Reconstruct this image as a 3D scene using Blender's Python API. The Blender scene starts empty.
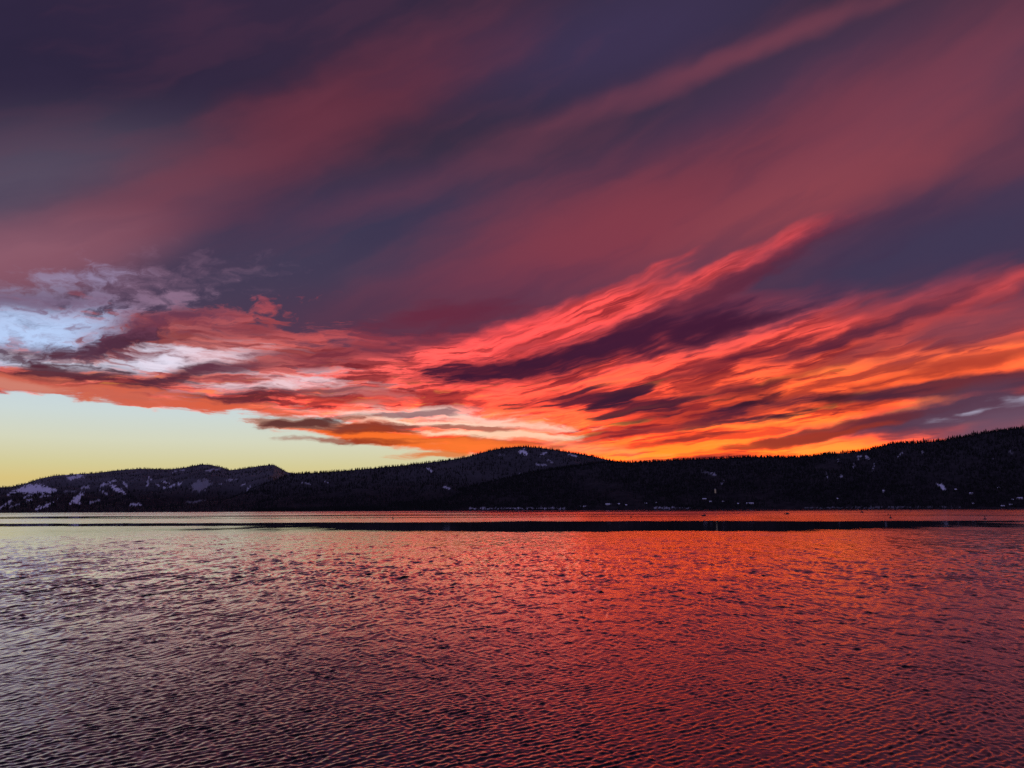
import bpy, bmesh, math, random
import numpy as np
from mathutils import Vector, Matrix, Euler

scene = bpy.context.scene
coll = scene.collection
R = math.radians

# ------------------------------------------------------------------ camera
FPX = 788.0                       # focal length in pixels of a 1024 px wide frame
CAM_H = 11.0
PITCH = math.atan((508.6 - 384.0) / FPX)
ROLL = R(-0.26)
cam_data = bpy.data.cameras.new("camera")
cam = bpy.data.objects.new("camera", cam_data)
coll.objects.link(cam)
scene.camera = cam
cam_data.sensor_width = 36.0
cam_data.lens = 36.0 * FPX / 1024.0
cam_data.clip_start = 0.1
cam_data.clip_end = 60000.0
CAM_ROT = Euler((R(90) + PITCH, 0, 0)).to_matrix() @ Matrix.Rotation(ROLL, 3, 'Z')
cam.matrix_world = Matrix.Translation((0, 0, CAM_H)) @ CAM_ROT.to_4x4()

def ray(px, py):
    v = CAM_ROT @ Vector(((px - 512.0) / FPX, (384.0 - py) / FPX, -1.0))
    return v.normalized()

def at_depth(px, py, depth):
    """world point seen at a pixel of the photograph, a given distance ahead (along +Y)"""
    v = ray(px, py)
    k = depth / v.y
    return Vector((v.x * k, depth, CAM_H + v.z * k))

# ------------------------------------------------------------------ exposure
scene.view_settings.view_transform = 'Standard'
scene.view_settings.look = 'None'
scene.view_settings.gamma = 1.0
scene.view_settings.exposure = 0.0
scene.view_settings.use_curve_mapping = False
scene.render.engine = 'CYCLES'
scene.cycles.use_denoising = False
scene.cycles.max_bounces = 6
scene.cycles.volume_bounces = 0

def lin(c):
    out = []
    for v in c:
        v = v / 255.0
        out.append(v / 12.92 if v <= 0.04045 else ((v + 0.055) / 1.055) ** 2.4)
    return (out[0], out[1], out[2], 1.0)

# ------------------------------------------------------------------ sun (just set, behind the ridge)
SUN_AZ, SUN_EL = R(23.0), R(1.2)
sun_data = bpy.data.lights.new("sun", 'SUN')
sun_data.energy = 0.5
sun_data.angle = R(0.5)
sun_data.color = (1.0, 0.55, 0.28)
sun = bpy.data.objects.new("sun", sun_data)
coll.objects.link(sun)
sun.rotation_euler = Vector((math.sin(SUN_AZ) * math.cos(SUN_EL), math.cos(SUN_AZ) * math.cos(SUN_EL),
                             math.sin(SUN_EL))).to_track_quat('Z', 'Y').to_euler()
# ------------------------------------------------------------------ sky: sunset cloud deck in azimuth / elevation
world = bpy.data.worlds.new("World")
scene.world = world
world.use_nodes = True
WN = world.node_tree
WN.nodes.clear()
wl = WN.links.new

def nd(kind, **kw):
    n = WN.nodes.new(kind)
    for k, v in kw.items():
        setattr(n, k, v)
    return n

def put(sock, v):
    if isinstance(v, bpy.types.NodeSocket):
        wl(v, sock)
    else:
        sock.default_value = v

def m(op, a, b=0.0, c=0.0, clamp=False):
    n = nd('ShaderNodeMath', operation=op, use_clamp=clamp)
    put(n.inputs[0], a)
    put(n.inputs[1], b)
    put(n.inputs[2], c)
    return n.outputs[0]

def vm(op, a, b=(0, 0, 0), scale=None):
    n = nd('ShaderNodeVectorMath', operation=op)
    put(n.inputs[0], a)
    put(n.inputs[1], b)
    if scale is not None:
        put(n.inputs['Scale'], scale)
    return n.outputs[0]

def xyz(x, y, z=0.0):
    n = nd('ShaderNodeCombineXYZ')
    put(n.inputs[0], x); put(n.inputs[1], y); put(n.inputs[2], z)
    return n.outputs[0]

def sep(v):
    n = nd('ShaderNodeSeparateXYZ')
    wl(v, n.inputs[0])
    return n.outputs

def mapr(v, lo, hi, to0=0.0, to1=1.0, smooth=True):
    n = nd('ShaderNodeMapRange', interpolation_type='SMOOTHSTEP' if smooth else 'LINEAR')
    put(n.inputs[0], v)
    n.inputs[1].default_value = lo; n.inputs[2].default_value = hi
    n.inputs[3].default_value = to0; n.inputs[4].default_value = to1
    return n.outputs[0]

def noise2(vec, scale=1.0, detail=4.0, rough=0.55, color=False, distort=0.0):
    n = nd('ShaderNodeTexNoise', noise_dimensions='2D')
    wl(vec, n.inputs['Vector'])
    n.inputs['Scale'].default_value = scale
    n.inputs['Detail'].default_value = detail
    n.inputs['Roughness'].default_value = rough
    n.inputs['Distortion'].default_value = distort
    return n.outputs['Color'] if color else n.outputs[0]

def mapping(vec, loc=(0, 0, 0), rot=0.0, scale=(1, 1, 1)):
    n = nd('ShaderNodeMapping', vector_type='TEXTURE')
    wl(vec, n.inputs['Vector'])
    n.inputs['Location'].default_value = loc
    n.inputs['Rotation'].default_value = (0, 0, rot)
    n.inputs['Scale'].default_value = scale
    return n.outputs[0]

def ae(px, py):
    v = ray(px, py)
    return Vector((math.atan2(v.x, v.y) * 100.0, math.asin(v.z) * 100.0))

tc = nd('ShaderNodeTexCoord')
dvec = vm('NORMALIZE', tc.outputs['Generated'])
dx, dy, dz = sep(dvec)
az = m('MULTIPLY', m('ARCTAN2', dx, dy), 100.0)
el = m('MULTIPLY', m('ARCSINE', dz), 100.0)
P0 = xyz(az, el)
# domain warp: broad swirls and small curls, longer sideways than upwards
w1 = vm('SUBTRACT', noise2(mapping(P0, scale=(9, 5, 1)), 1.0, 2.0, color=True), (0.5, 0.5, 0.5))
w2 = vm('SUBTRACT', noise2(mapping(P0, rot=0.2, scale=(2.2, 0.9, 1)), 1.0, 3.0, color=True), (0.5, 0.5, 0.5))
P = vm('ADD', P0, vm('MULTIPLY', w1, (5.0, 1.3, 0)))
PF = vm('ADD', P, vm('MULTIPLY', w2, (2.2, 0.42, 0)))
PX, PY, _ = sep(PF)

def stretch(n, lo=0.32, hi=0.68):
    return mapr(n, lo, hi, 0, 1, False)

# streak fields
vp = ae(60, 500)
PFAN = vm('ADD', vm('ADD', P0, vm('MULTIPLY', w1, (3.0, 0.9, 0))), vm('MULTIPLY', w2, (1.0, 0.16, 0)))
q = vm('SUBTRACT', PFAN, (vp.x, vp.y, 0))
qx, qy, _ = sep(q)
qx = m('MAXIMUM', qx, 4.0)
phi = m('ARCTAN2', qy, qx)
NF = stretch(noise2(xyz(m('MULTIPLY', qx, 0.045), m('MULTIPLY', phi, 19.0)), 1.0, 4.0, 0.5))
NFF = stretch(noise2(xyz(m('MULTIPLY', qx, 0.085), m('MULTIPLY', phi, 58.0)), 1.0, 4.0, 0.55))
NH = stretch(noise2(mapping(PF, rot=-0.03, scale=(7.0, 1.0, 1)), 1.0, 5.0, 0.58))
NHF = stretch(noise2(mapping(PF, rot=0.06, scale=(5.0, 0.5, 1)), 1.0, 4.0, 0.55))
NHB = stretch(noise2(mapping(PF, rot=0.08, scale=(13.0, 2.0, 1)), 1.0, 4.0, 0.5))
tf = mapr(PX, ae(380, 400).x, ae(600, 400).x)
def blend(a_, b_):
    return m('MULTIPLY_ADD', m('SUBTRACT', b_, a_), tf, a_)
NF = blend(NHB, NF)
NFF = blend(NHF, NFF)
NS = stretch(noise2(mapping(P, rot=0.40, scale=(26.0, 5.0, 1)), 1.0, 4.0, 0.5))
NI = stretch(noise2(mapping(PF, rot=0.15, scale=(3.2, 1.7, 1)), 1.0, 6.0, 0.6))
NOISE = {'fan': NF, 'fine': NFF, 'hor': NH, 'soft': NS, 'iso': NI, None: None}

def ell_field(cx, cy, L, W, ang, vec):
    c = ae(cx, cy)
    d = Vector((math.cos(R(ang)), -math.sin(R(ang))))
    a = ae(cx + d.x * 4, cy + d.y * 4) - c
    n_ = ae(cx + d.y * 4, cy - d.x * 4) - c
    rot = math.atan2(a.y, a.x)
    t = Vector((-math.sin(rot), math.cos(rot)))
    mp = mapping(vec, (c.x, c.y, 0), rot, (L * a.length / 4.0, W * abs(n_.dot(t)) / 4.0, 1))
    g = nd('ShaderNodeTexGradient', gradient_type='SPHERICAL')
    wl(mp, g.inputs[0])
    return g.outputs['Fac']

def mask(cx, cy, L, W, ang, soft=0.6, noise=None, amp=0.0, warp=2, grow=0.86):
    lo = amp * 0.5 + 0.02 if noise else 0.02
    k = min(2.2, grow / max(0.2, 1.0 - lo - soft * 0.5))
    g = ell_field(cx, cy, L * k, W * k, ang, [P0, P, PF][warp])
    if noise:
        g = m('MULTIPLY_ADD', m('SUBTRACT', NOISE[noise], 0.5), amp, g)
    return mapr(g, lo, lo + soft)

def over(base, fac, col, alpha=1.0):
    if alpha != 1.0:
        fac = m('MULTIPLY', fac, alpha)
    n = nd('ShaderNodeMix', data_type='RGBA', clamp_factor=True)
    put(n.inputs[0], fac)
    put(n.inputs[6], base)
    put(n.inputs[7], lin(col) if isinstance(col, tuple) and max(col) > 1.5 else col)
    return n.outputs[2]

def ramp(v, stops, lo, hi):
    n = nd('ShaderNodeValToRGB')
    wl(mapr(v, lo, hi, 0, 1, False), n.inputs[0])
    cr = n.color_ramp
    while len(cr.elements) < len(stops):
        cr.elements.new(0.5)
    for e, (p, c) in zip(cr.elements, stops):
        e.position = (p - lo) / (hi - lo)
        e.color = lin(c)
    return n.outputs[0]

# --- clear sky seen under and through the deck
nish = nd('ShaderNodeTexSky', sky_type='NISHITA')
nish.sun_disc = False
nish.sun_elevation = SUN_EL
nish.sun_rotation = SUN_AZ
clear = ramp(el, [(0.0, (200, 180, 122)), (3.5, (208, 188, 124)), (5.2, (204, 196, 146)), (8.0, (204, 206, 182)),
                  (11.0, (196, 208, 206)), (15.0, (186, 205, 222)), (22.0, (172, 194, 230))], 0.0, 30.0)
nb = nd('ShaderNodeMix', data_type='RGBA', blend_type='ADD')
nb.inputs[0].default_value = 0.004
wl(clear, nb.inputs[6]); wl(nish.outputs[0], nb.inputs[7])
clear = vm('MULTIPLY', nb.outputs[2], (1.08, 1.08, 1.08))

# --- cloud deck base colour
deck = ramp(el, [(0.0, (120, 66, 70)), (12.0, (96, 58, 76)), (30.0, (74, 54, 80)), (50.0, (50, 42, 60)),
                 (80.0, (44, 40, 56)), (157.0, (60, 54, 78))], 0.0, 157.0)
BASE = [
    (90, 0, 430, 190, 0, (40, 36, 62), 1.0), (10, 190, 260, 75, 8, (92, 82, 102), .75),
    (300, 0, 330, 120, 0, (60, 43, 68), .6), (630, 35, 230, 75, 18, (64, 53, 86), .8),
    (1010, 70, 300, 110, 22, (106, 60, 80), .85), (760, 95, 230, 50, 24, (78, 56, 84), .6),
    (850, 150, 200, 40, 28, (84, 60, 86), .5),
    (370, 238, 250, 66, 8, (58, 55, 82), .9), (270, 290, 240, 60, 2, (70, 62, 86), .8),
    (500, 285, 170, 45, 15, (78, 50, 78), .8), (400, 320, 150, 35, 0, (84, 54, 76), .7),
    (30, 258, 170, 40, 8, (140, 92, 108), .6), (100, 235, 150, 40, 20, (116, 72, 92), .6),
]
for cx, cy, L, W, a, c, al in BASE:
    deck = over(deck, mask(cx, cy, L, W, a, 0.95, warp=0, grow=0.75), c, al)
SOFT = [  # soft red bands of high cloud
    (225, 165, 230, 50, 25, (122, 58, 72), .8), (370, 100, 190, 48, 22, (128, 54, 68), .75),
    (120, 218, 140, 40, 20, (128, 70, 84), .6),
    (535, 140, 190, 20, 24, (120, 64, 82), .65), (690, 75, 190, 14, 21, (132, 68, 84), .8),
    (830, 22, 150, 11, 22, (134, 70, 84), .85), (420, 185, 120, 22, 18, (112, 60, 80), .4),
    (930, 85, 150, 34, 20, (126, 66, 82), .5), (720, 150, 300, 40, 20, (132, 62, 78), .6),
    (970, 165, 150, 40, 16, (120, 64, 80), .7), (660, 225, 290, 70, 18, (156, 66, 76), 1.05),
    (610, 232, 110, 46, 12, (150, 60, 70), .6), (800, 205, 170, 42, 24, (172, 78, 80), .8),
]
for cx, cy, L, W, a, c, al in SOFT:
    deck = over(deck, mask(cx, cy, L, W, a, 0.9, 'soft', 0.15, warp=1, grow=0.75), c, al * 0.48)

deck = over(deck, mask(15, 255, 130, 36, 8, 0.95, warp=1), (146, 96, 112), .7)
haze_r = m('MULTIPLY', mapr(NS, 0.35, 1.0), mapr(PY, 18.0, 34.0))
deck = over(deck, m('MULTIPLY', haze_r, 0.12), (112, 60, 78))
haze_d = m('MULTIPLY', mapr(NS, 0.45, 0.05), mapr(PY, 18.0, 34.0))
deck = over(deck, m('MULTIPLY', haze_d, 0.12), (58, 46, 74))
# --- burning underside: coral to orange to yellow, streaked by the fan field
fire = ramp(PY, [(0.0, (255, 146, 30)), (5.5, (255, 132, 34)), (8.5, (255, 106, 48)), (13.0, (255, 102, 62)),
                 (20.0, (255, 104, 80)), (30.0, (232, 88, 80)), (38.0, (180, 72, 78))], 0.0, 60.0)
fire = over(fire, mask(330, 380, 330, 90, 0, 0.8, warp=1), (255, 104, 84), .75)
fire = over(fire, mask(480, 345, 200, 45, 8, 0.8, warp=1), (255, 96, 92), .75)
fire = over(fire, mask(870, 400, 220, 55, 8, 0.8, warp=1), (255, 128, 56), .7)
fire = over(fire, mask(1000, 352, 170, 18, 7, 0.8, warp=1), (255, 128, 66), .6)
FIRE = [
    (760, 405, 470, 88, 8, .5, 'fan', .35, .95), (650, 372, 250, 68, 11, .5, 'fan', .35, 1.0), (450, 378, 190, 42, 5, .5, 'fan', .35, 1.0),
    (430, 400, 300, 50, 0, .4, 'hor', .35, 1.0), (625, 312, 120, 22, 20, .7, 'fan', .7, .9), (715, 275, 75, 15, 22, .8, 'fan', .8, .8),
    (790, 240, 34, 10, 24, .9, 'fan', .8, .6), 
    (160, 390, 290, 34, -6, .4, 'hor', .4, .95), (250, 352, 170, 26, -5, .6, 'hor', .5, .8),
    (570, 325, 130, 22, 18, .6, 'fan', .4, .9), (130, 335, 140, 20, 8, .5, 'iso', .5, .55),
    (780, 462, 330, 50, 3, .5, 'fan', .3, 1.0), (450, 350, 100, 12, 8, .7, 'hor', .3, .8),
]
hot = None
for cx, cy, L, W, a, s, nz, amp, al in FIRE:
    k = m('MULTIPLY', mask(cx, cy, L, W, a, s, nz, amp), al)
    hot = k if hot is None else m('MAXIMUM', hot, k)
lowk = mapr(PY, 16.0, 8.0)
fire = vm('MULTIPLY', fire, xyz(m('MULTIPLY_ADD', lowk, 1.7, 1.5), m('MULTIPLY_ADD', lowk, 0.55, 1.02), 1.08))
fire = over(fire, mask(140, 350, 300, 60, -4, 0.9, warp=1), (194, 114, 108), .9)
deck = over(deck, hot, fire)
# thin dusky and bright veins inside the burning part
vein = m('MULTIPLY', mapr(NF, 0.58, 0.15), hot)
deck = over(deck, m('MULTIPLY', vein, 0.80), (100, 30, 42))
vein2 = m('MULTIPLY', mapr(NFF, 0.50, 0.10), hot)
deck = over(deck, m('MULTIPLY', vein2, 0.74), (112, 32, 44))
NF3 = stretch(noise2(xyz(m('MULTIPLY', qx, 0.13), m('MULTIPLY', phi, 135.0)), 1.0, 4.0, 0.6))
vein4 = m('MULTIPLY', m('MULTIPLY', mapr(NF3, 0.46, 0.12), hot), m('MULTIPLY', tf, mapr(NF, 0.95, 0.45)))
deck = over(deck, m('MULTIPLY', vein4, 0.7), (120, 30, 44))
vein3 = m('MULTIPLY', mapr(NFF, 0.62, 0.98), hot)
deck = over(deck, m('MULTIPLY', m('MULTIPLY', vein3, 0.55), mapr(PY, 20.0, 9.0)), (255, 168, 70))

# --- wisps where pale sky shows through the deck
PALE = [
    (30, 322, 100, 34, 2, .9, 'iso', .5, (158, 176, 216), .7),
    (40, 332, 78, 27, 4, .6, 'iso', .55, (184, 207, 246), 1.0), (100, 280, 34, 12, 0, .9, 'iso', .8, (152, 150, 188), .7),
    (80, 304, 50, 10, 10, .9, 'iso', .8, (176, 170, 206), .7), (158, 302, 56, 14, 5, .9, 'iso', .7, (160, 128, 156), .7),
    (120, 292, 120, 26, 6, 1.0, 'iso', .6, (150, 112, 138), .5),
    (50, 364, 110, 8, -4, .6, 'hor', .6, (206, 212, 232), .95), (172, 361, 52, 12, -4, .7, 'hor', .6, (226, 226, 246), 1.0),
    (215, 357, 60, 11, 4, .8, 'hor', .6, (236, 210, 222), .9), (285, 384, 75, 11, 2, .8, 'hor', .7, (236, 210, 220), .95),
    (330, 388, 70, 9, -2, .9, 'hor', .7, (246, 190, 190), .7),
    (200, 398, 50, 6, -4, .8, 'hor', .5, (206, 156, 168), .6), (360, 415, 90, 6, -3, .8, 'hor', .6, (248, 216, 204), .9),
    (440, 413, 60, 7, -4, .8, 'hor', .5, (255, 222, 212), .9), (445, 424, 110, 5, -2, .6, 'hor', .5, (255, 220, 196), 1.0),
    (500, 434, 90, 5, -2, .6, 'hor', .5, (255, 222, 190), 1.0), (490, 421, 60, 4, -6, .8, 'hor', .4, (255, 206, 186), .8),
    (550, 442, 90, 10, -10, .9, 'hor', .3, (255, 166, 128), .45),
]
for cx, cy, L, W, a, s, nz, amp, c, al in PALE:
    deck = over(deck, mask(cx, cy, L, W, a, s, nz, amp), c, al)

# --- dark ragged scud in front of the glow
DUSK = (62, 26, 50)
DARK = [
    (850, 275, 230, 36, 17, .8, 'fan', .45, (62, 52, 80), .95), (1000, 238, 190, 34, 16, .9, 'soft', .3, (64, 56, 84), .95),
    (700, 314, 160, 20, 18, .7, 'fan', .55, (74, 44, 72), .95), (720, 290, 120, 12, 24, .6, 'fan', .4, (92, 40, 62), .8),
    (580, 354, 150, 17, 12, .5, 'fan', .6, DUSK, 1.0), (500, 370, 95, 13, 3, .5, 'fine', .5, DUSK, .95),
    (645, 335, 125, 17, 17, .6, 'fan', .55, (68, 28, 54), 1.0), (640, 322, 90, 6, 20, .7, 'fine', .7, (86, 32, 54), .8), (460, 318, 90, 16, 10, .7, 'fan', .4, (104, 40, 62), .8),
    (400, 345, 90, 12, 10, .8, 'hor', .4, (104, 46, 66), .7),
    (590, 398, 85, 11, 4, .45, 'fine', .5, DUSK, .95), (635, 407, 60, 13, 2, .5, 'fine', .5, (58, 28, 50), .95),
    (710, 395, 70, 7, 10, .6, 'fan', .4, (90, 30, 50), .8),
    (735, 412, 70, 11, 6, .5, 'fine', .5, (66, 30, 52), .95), (772, 400, 50, 11, 2, .5, 'fine', .6, (60, 26, 44), .95),
    (760, 388, 65, 6, 16, .6, 'fan', .4, (110, 36, 44), .8),
    (745, 355, 80, 9, 14, .5, 'fine', .4, (92, 32, 50), .9), (850, 338, 120, 10, 17, .5, 'fan', .4, (86, 36, 56), .9),
    (920, 312, 90, 14, 20, .6, 'fan', .4, (84, 48, 70), .8), (950, 335, 150, 15, 14, .7, 'soft', .3, (130, 64, 76), .6),
    (700, 372, 70, 6, 12, .6, 'fan', .4, (120, 40, 52), .7), (1000, 318, 130, 20, 14, .8, 'soft', .3, (126, 66, 82), .7),
    (920, 390, 190, 10, 6, .5, 'fan', .3, (72, 38, 56), .95), (830, 398, 30, 7, 4, .6, 'fine', .4, (64, 28, 40), .8),
    (980, 409, 190, 25, 9, .5, 'fan', .3, (88, 58, 78), 1.0), (1025, 424, 150, 32, 10, .6, 'fan', .2, (106, 78, 98), .95),
    (840, 430, 110, 8, 12, .5, 'fan', .3, (104, 42, 50), .85), (700, 438, 110, 5, 8, .5, 'fine', .4, (150, 50, 44), .8),
    (800, 440, 120, 5, 9, .5, 'fine', .4, (160, 56, 40), .8), (650, 430, 60, 6, 8, .6, 'fine', .5, (130, 44, 52), .8),
    (965, 362, 110, 5, 8, .6, 'fan', .6, (168, 62, 52), .8), (900, 378, 110, 5, 9, .6, 'fan', .6, (176, 62, 46), .7),
    (985, 345, 120, 6, 10, .7, 'fan', .6, (150, 62, 66), .8), (880, 352, 90, 5, 13, .6, 'fan', .6, (150, 50, 52), .8),
    # left side
    (130, 338, 85, 13, 20, .5, 'iso', .5, (72, 38, 58), .95), (85, 352, 70, 9, 16, .5, 'iso', .5, (82, 46, 66), .9),
    (25, 351, 42, 9, -3, .6, 'iso', .5, (86, 46, 62), .9), (40, 302, 90, 10, 0, .6, 'iso', .6, (112, 84, 112), .8),
    (165, 320, 90, 12, 8, .7, 'iso', .6, (112, 62, 84), .75), (60, 375, 95, 13, -3, .5, 'hor', .5, (82, 38, 52), .95),
    (180, 376, 60, 9, 14, .5, 'hor', .5, (84, 42, 58), .95), (235, 366, 60, 7, 4, .6, 'hor', .4, (98, 50, 68), .85),
    (225, 328, 90, 10, -4, .8, 'hor', .5, (128, 60, 76), .6), (245, 398, 95, 9, 2, .5, 'hor', .5, (92, 34, 46), .95),
    (310, 391, 80, 4, 2, .5, 'hor', .4, (100, 46, 58), .8), (290, 358, 50, 8, -2, .7, 'hor', .5, (128, 54, 68), .7),
    (365, 402, 90, 4, -4, .6, 'hor', .5, (170, 52, 44), .7), (430, 399, 80, 5, -4, .7, 'hor', .5, (190, 62, 58), .6),
    (415, 414, 60, 4, 2, .5, 'hor', .4, (130, 86, 96), .8), (460, 427, 90, 3, -2, .5, 'hor', .4, (160, 66, 52), .8),
    (460, 441, 100, 4, -3, .5, 'hor', .4, (130, 50, 34), .8),
]
for cx, cy, L, W, a, s, nz, amp, c, al in DARK:
    deck = over(deck, mask(cx, cy, L, W, a, s, nz, amp * 1.2, grow=0.74), c, al)
for cx, cy, L, W, a, al in [(938, 419, 26, 4, 12, .8), (966, 411, 26, 3.5, 12, .7), (1018, 397, 26, 6, 14, .7)]:
    deck = over(deck, mask(cx, cy, L, W, a, .9, 'fine', .8), (184, 180, 204), al)
# fiery lower lip of the deck on the left
LIP = [(120, 396, 190, 9, -7, .5, 'hor', .4, (208, 104, 84), .9), (260, 411, 120, 6, -7, .6, 'hor', .6, (220, 96, 66), .85),
       (20, 386, 60, 5, -4, .6, 'hor', .4, (206, 132, 116), .8)]
for cx, cy, L, W, a, s, nz, amp, c, al in LIP:
    deck = over(deck, mask(cx, cy, L, W, a, s, nz, amp), c, al)

# --- lower edge of the deck: a curve of elevation over azimuth; clear sky below it
def curve(v, pts):
    lo, hi = pts[0][0], pts[-1][0]
    vals = [p[1] for p in pts]
    y0, y1 = min(vals), max(vals)
    n = nd('ShaderNodeFloatCurve')
    cm = n.mapping
    c = cm.curves[0]
    while len(c.points) < len(pts):
        c.points.new(0.5, 0.5)
    for pt, (x, y) in zip(c.points, pts):
        pt.location = ((x - lo) / (hi - lo), (y - y0) / max(1e-6, y1 - y0))
    cm.update()
    put(n.inputs['Value'], mapr(v, lo, hi, 0, 1, False))
    return m('MULTIPLY_ADD', n.outputs[0], y1 - y0, y0)

edge_px = [(-300, 372), (-120, 382), (0, 391), (60, 397), (130, 405), (200, 411), (245, 413), (280, 417), (330, 421),
           (372, 431), (430, 446), (470, 456), (520, 500), (600, 600)]
edge = curve(az, [tuple(ae(*p)) for p in edge_px])
rag = m('MULTIPLY', m('SUBTRACT', NH, 0.5), 1.0)
dist = m('ADD', m('SUBTRACT', el, edge), rag)
cover = mapr(dist, -0.25, 0.45)
sky = over(clear, cover, deck)
# a torn tongue of cloud hanging below the edge
TONGUE = [
    (345, 431, 95, 9, -5, .4, 'hor', .4, (248, 104, 46), 1.0), (400, 440, 105, 9, -7, .4, 'hor', .4, (250, 112, 44), 1.0),
    (300, 424, 48, 7, -2, .5, 'hor', .5, (150, 120, 108), .9), (310, 423, 50, 5, 6, .5, 'hor', .4, (96, 50, 48), .95),
    (375, 428, 70, 5, 2, .5, 'hor', .4, (120, 44, 38), .85), (410, 441, 70, 4, 2, .5, 'hor', .4, (140, 52, 32), .8),
    (330, 440, 40, 4, -2, .5, 'hor', .4, (150, 60, 40), .8), (440, 456, 40, 4, 2, .5, 'hor', .4, (226, 120, 54), .9),
    (480, 447, 90, 8, -6, .5, 'hor', .4, (250, 120, 50), .9),
]
for cx, cy, L, W, a, s, nz, amp, c, al in TONGUE:
    sky = over(sky, mask(cx, cy, L, W, a, s, nz, amp), c, al)
# behind the viewer: unseen dusk sky, brightened to light the snowy hills
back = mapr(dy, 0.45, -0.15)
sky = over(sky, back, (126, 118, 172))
bg = nd('ShaderNodeBackground')
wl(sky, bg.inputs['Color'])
bg.inputs['Strength'].default_value = 1.0
wo = nd('ShaderNodeOutputWorld')
wl(bg.outputs[0], wo.inputs['Surface'])
world.cycles.sampling_method = 'MANUAL'
world.cycles.sample_map_resolution = 512
# ------------------------------------------------------------------ helpers for meshes, tags, materials
def tag(o, label=None, cat=None, group=None, kind=None):
    if label: o["label"] = label
    if cat: o["category"] = cat
    if group: o["group"] = group
    if kind: o["kind"] = kind
    return o

def mesh_from_arrays(name, verts, faces, smooth=True):
    """verts (n,3) array, faces (m,k) array of equal sized polygons"""
    me = bpy.data.meshes.new(name)
    verts = np.asarray(verts, dtype=np.float32)
    faces = np.asarray(faces, dtype=np.int32)
    me.vertices.add(len(verts))
    me.vertices.foreach_set("co", verts.ravel())
    k = faces.shape[1]
    me.loops.add(faces.size)
    me.loops.foreach_set("vertex_index", faces.ravel())
    me.polygons.add(len(faces))
    me.polygons.foreach_set("loop_start", np.arange(0, faces.size, k, dtype=np.int32))
    me.polygons.foreach_set("use_smooth", np.full(len(faces), smooth, dtype=bool))
    me.update(calc_edges=True)
    return me

def link(name, me, mat=None, parent=None):
    o = bpy.data.objects.new(name, me)
    coll.objects.link(o)
    if mat is not None and not me.materials:
        me.materials.append(mat)
    if parent is not None:
        o.parent = parent
    return o

def point_attr(me, name, arr):
    at = me.attributes.new(name, 'FLOAT', 'POINT')
    at.data.foreach_set("value", np.asarray(arr, dtype=np.float32).ravel())

def hash2(ix, iy, seed):
    n = (ix.astype(np.int64) * 374761393 + iy.astype(np.int64) * 668265263 + seed * 974711) & 0x7fffffff
    n = ((n ^ (n >> 13)) * 1274126177) & 0x7fffffff
    return ((n ^ (n >> 16)) & 0xffff) / 65535.0

def vnoise(x, y, seed=0):
    ix, iy = np.floor(x), np.floor(y)
    fx, fy = x - ix, y - iy
    fx = fx * fx * (3 - 2 * fx); fy = fy * fy * (3 - 2 * fy)
    a = hash2(ix, iy, seed); b = hash2(ix + 1, iy, seed)
    c = hash2(ix, iy + 1, seed); d = hash2(ix + 1, iy + 1, seed)
    return (a * (1 - fx) + b * fx) * (1 - fy) + (c * (1 - fx) + d * fx) * fy

def fbm(x, y, octaves=4, seed=0):
    s = 0; amp = 0.5; tot = 0
    for o in range(octaves):
        s = s + amp * vnoise(x * 2 ** o + 17.3 * o, y * 2 ** o - 9.1 * o, seed + o)
        tot += amp; amp *= 0.5
    return s / tot

def sstep(x, a, b):
    t = np.clip((x - a) / (b - a), 0, 1)
    return t * t * (3 - 2 * t)

def new_mat(name):
    mt = bpy.data.materials.new(name)
    mt.use_nodes = True
    nt = mt.node_tree
    return mt, nt, nt.nodes["Principled BSDF"]

def simple_mat(name, col, rough=0.7, var=0.25, scale=3.0, metal=0.0, emit=None, emit_strength=0.0):
    """principled with a noise variation of its own colour"""
    mt, nt, b = new_mat(name)
    tcn = nt.nodes.new('ShaderNodeTexCoord')
    nz = nt.nodes.new('ShaderNodeTexNoise')
    nz.inputs['Scale'].default_value = scale
    nz.inputs['Detail'].default_value = 4
    nt.links.new(tcn.outputs['Object'], nz.inputs['Vector'])
    rp = nt.nodes.new('ShaderNodeValToRGB')
    rp.color_ramp.elements[0].position = 0.3
    rp.color_ramp.elements[1].position = 0.7
    rp.color_ramp.elements[0].color = tuple(c * (1 - var) for c in col) + (1,)
    rp.color_ramp.elements[1].color = tuple(min(1, c * (1 + var)) for c in col) + (1,)
    nt.links.new(nz.outputs[0], rp.inputs[0])
    nt.links.new(rp.outputs[0], b.inputs['Base Color'])
    b.inputs['Roughness'].default_value = rough
    b.inputs['Metallic'].default_value = metal
    if emit:
        b.inputs['Emission Color'].default_value = emit + (1,)
        b.inputs['Emission Strength'].default_value = emit_strength
    return mt

# ------------------------------------------------------------------ lake
HALF = R(43)
cols = 1300
ang = np.linspace(-HALF, HALF, cols)
rad = [25.0]
while rad[-1] < 7600:
    r_ = rad[-1]
    rad.append(r_ * (1.0023 if r_ < 150 else 1.0042 if r_ < 400 else 1.009))
rad = np.array(rad)
spacing = np.gradient(rad)
RR, AA = np.meshgrid(rad, ang, indexing='ij')
WX, WY = RR * np.sin(AA), RR * np.cos(AA)
rows = len(rad)
rng = np.random.RandomState(11)

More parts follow.
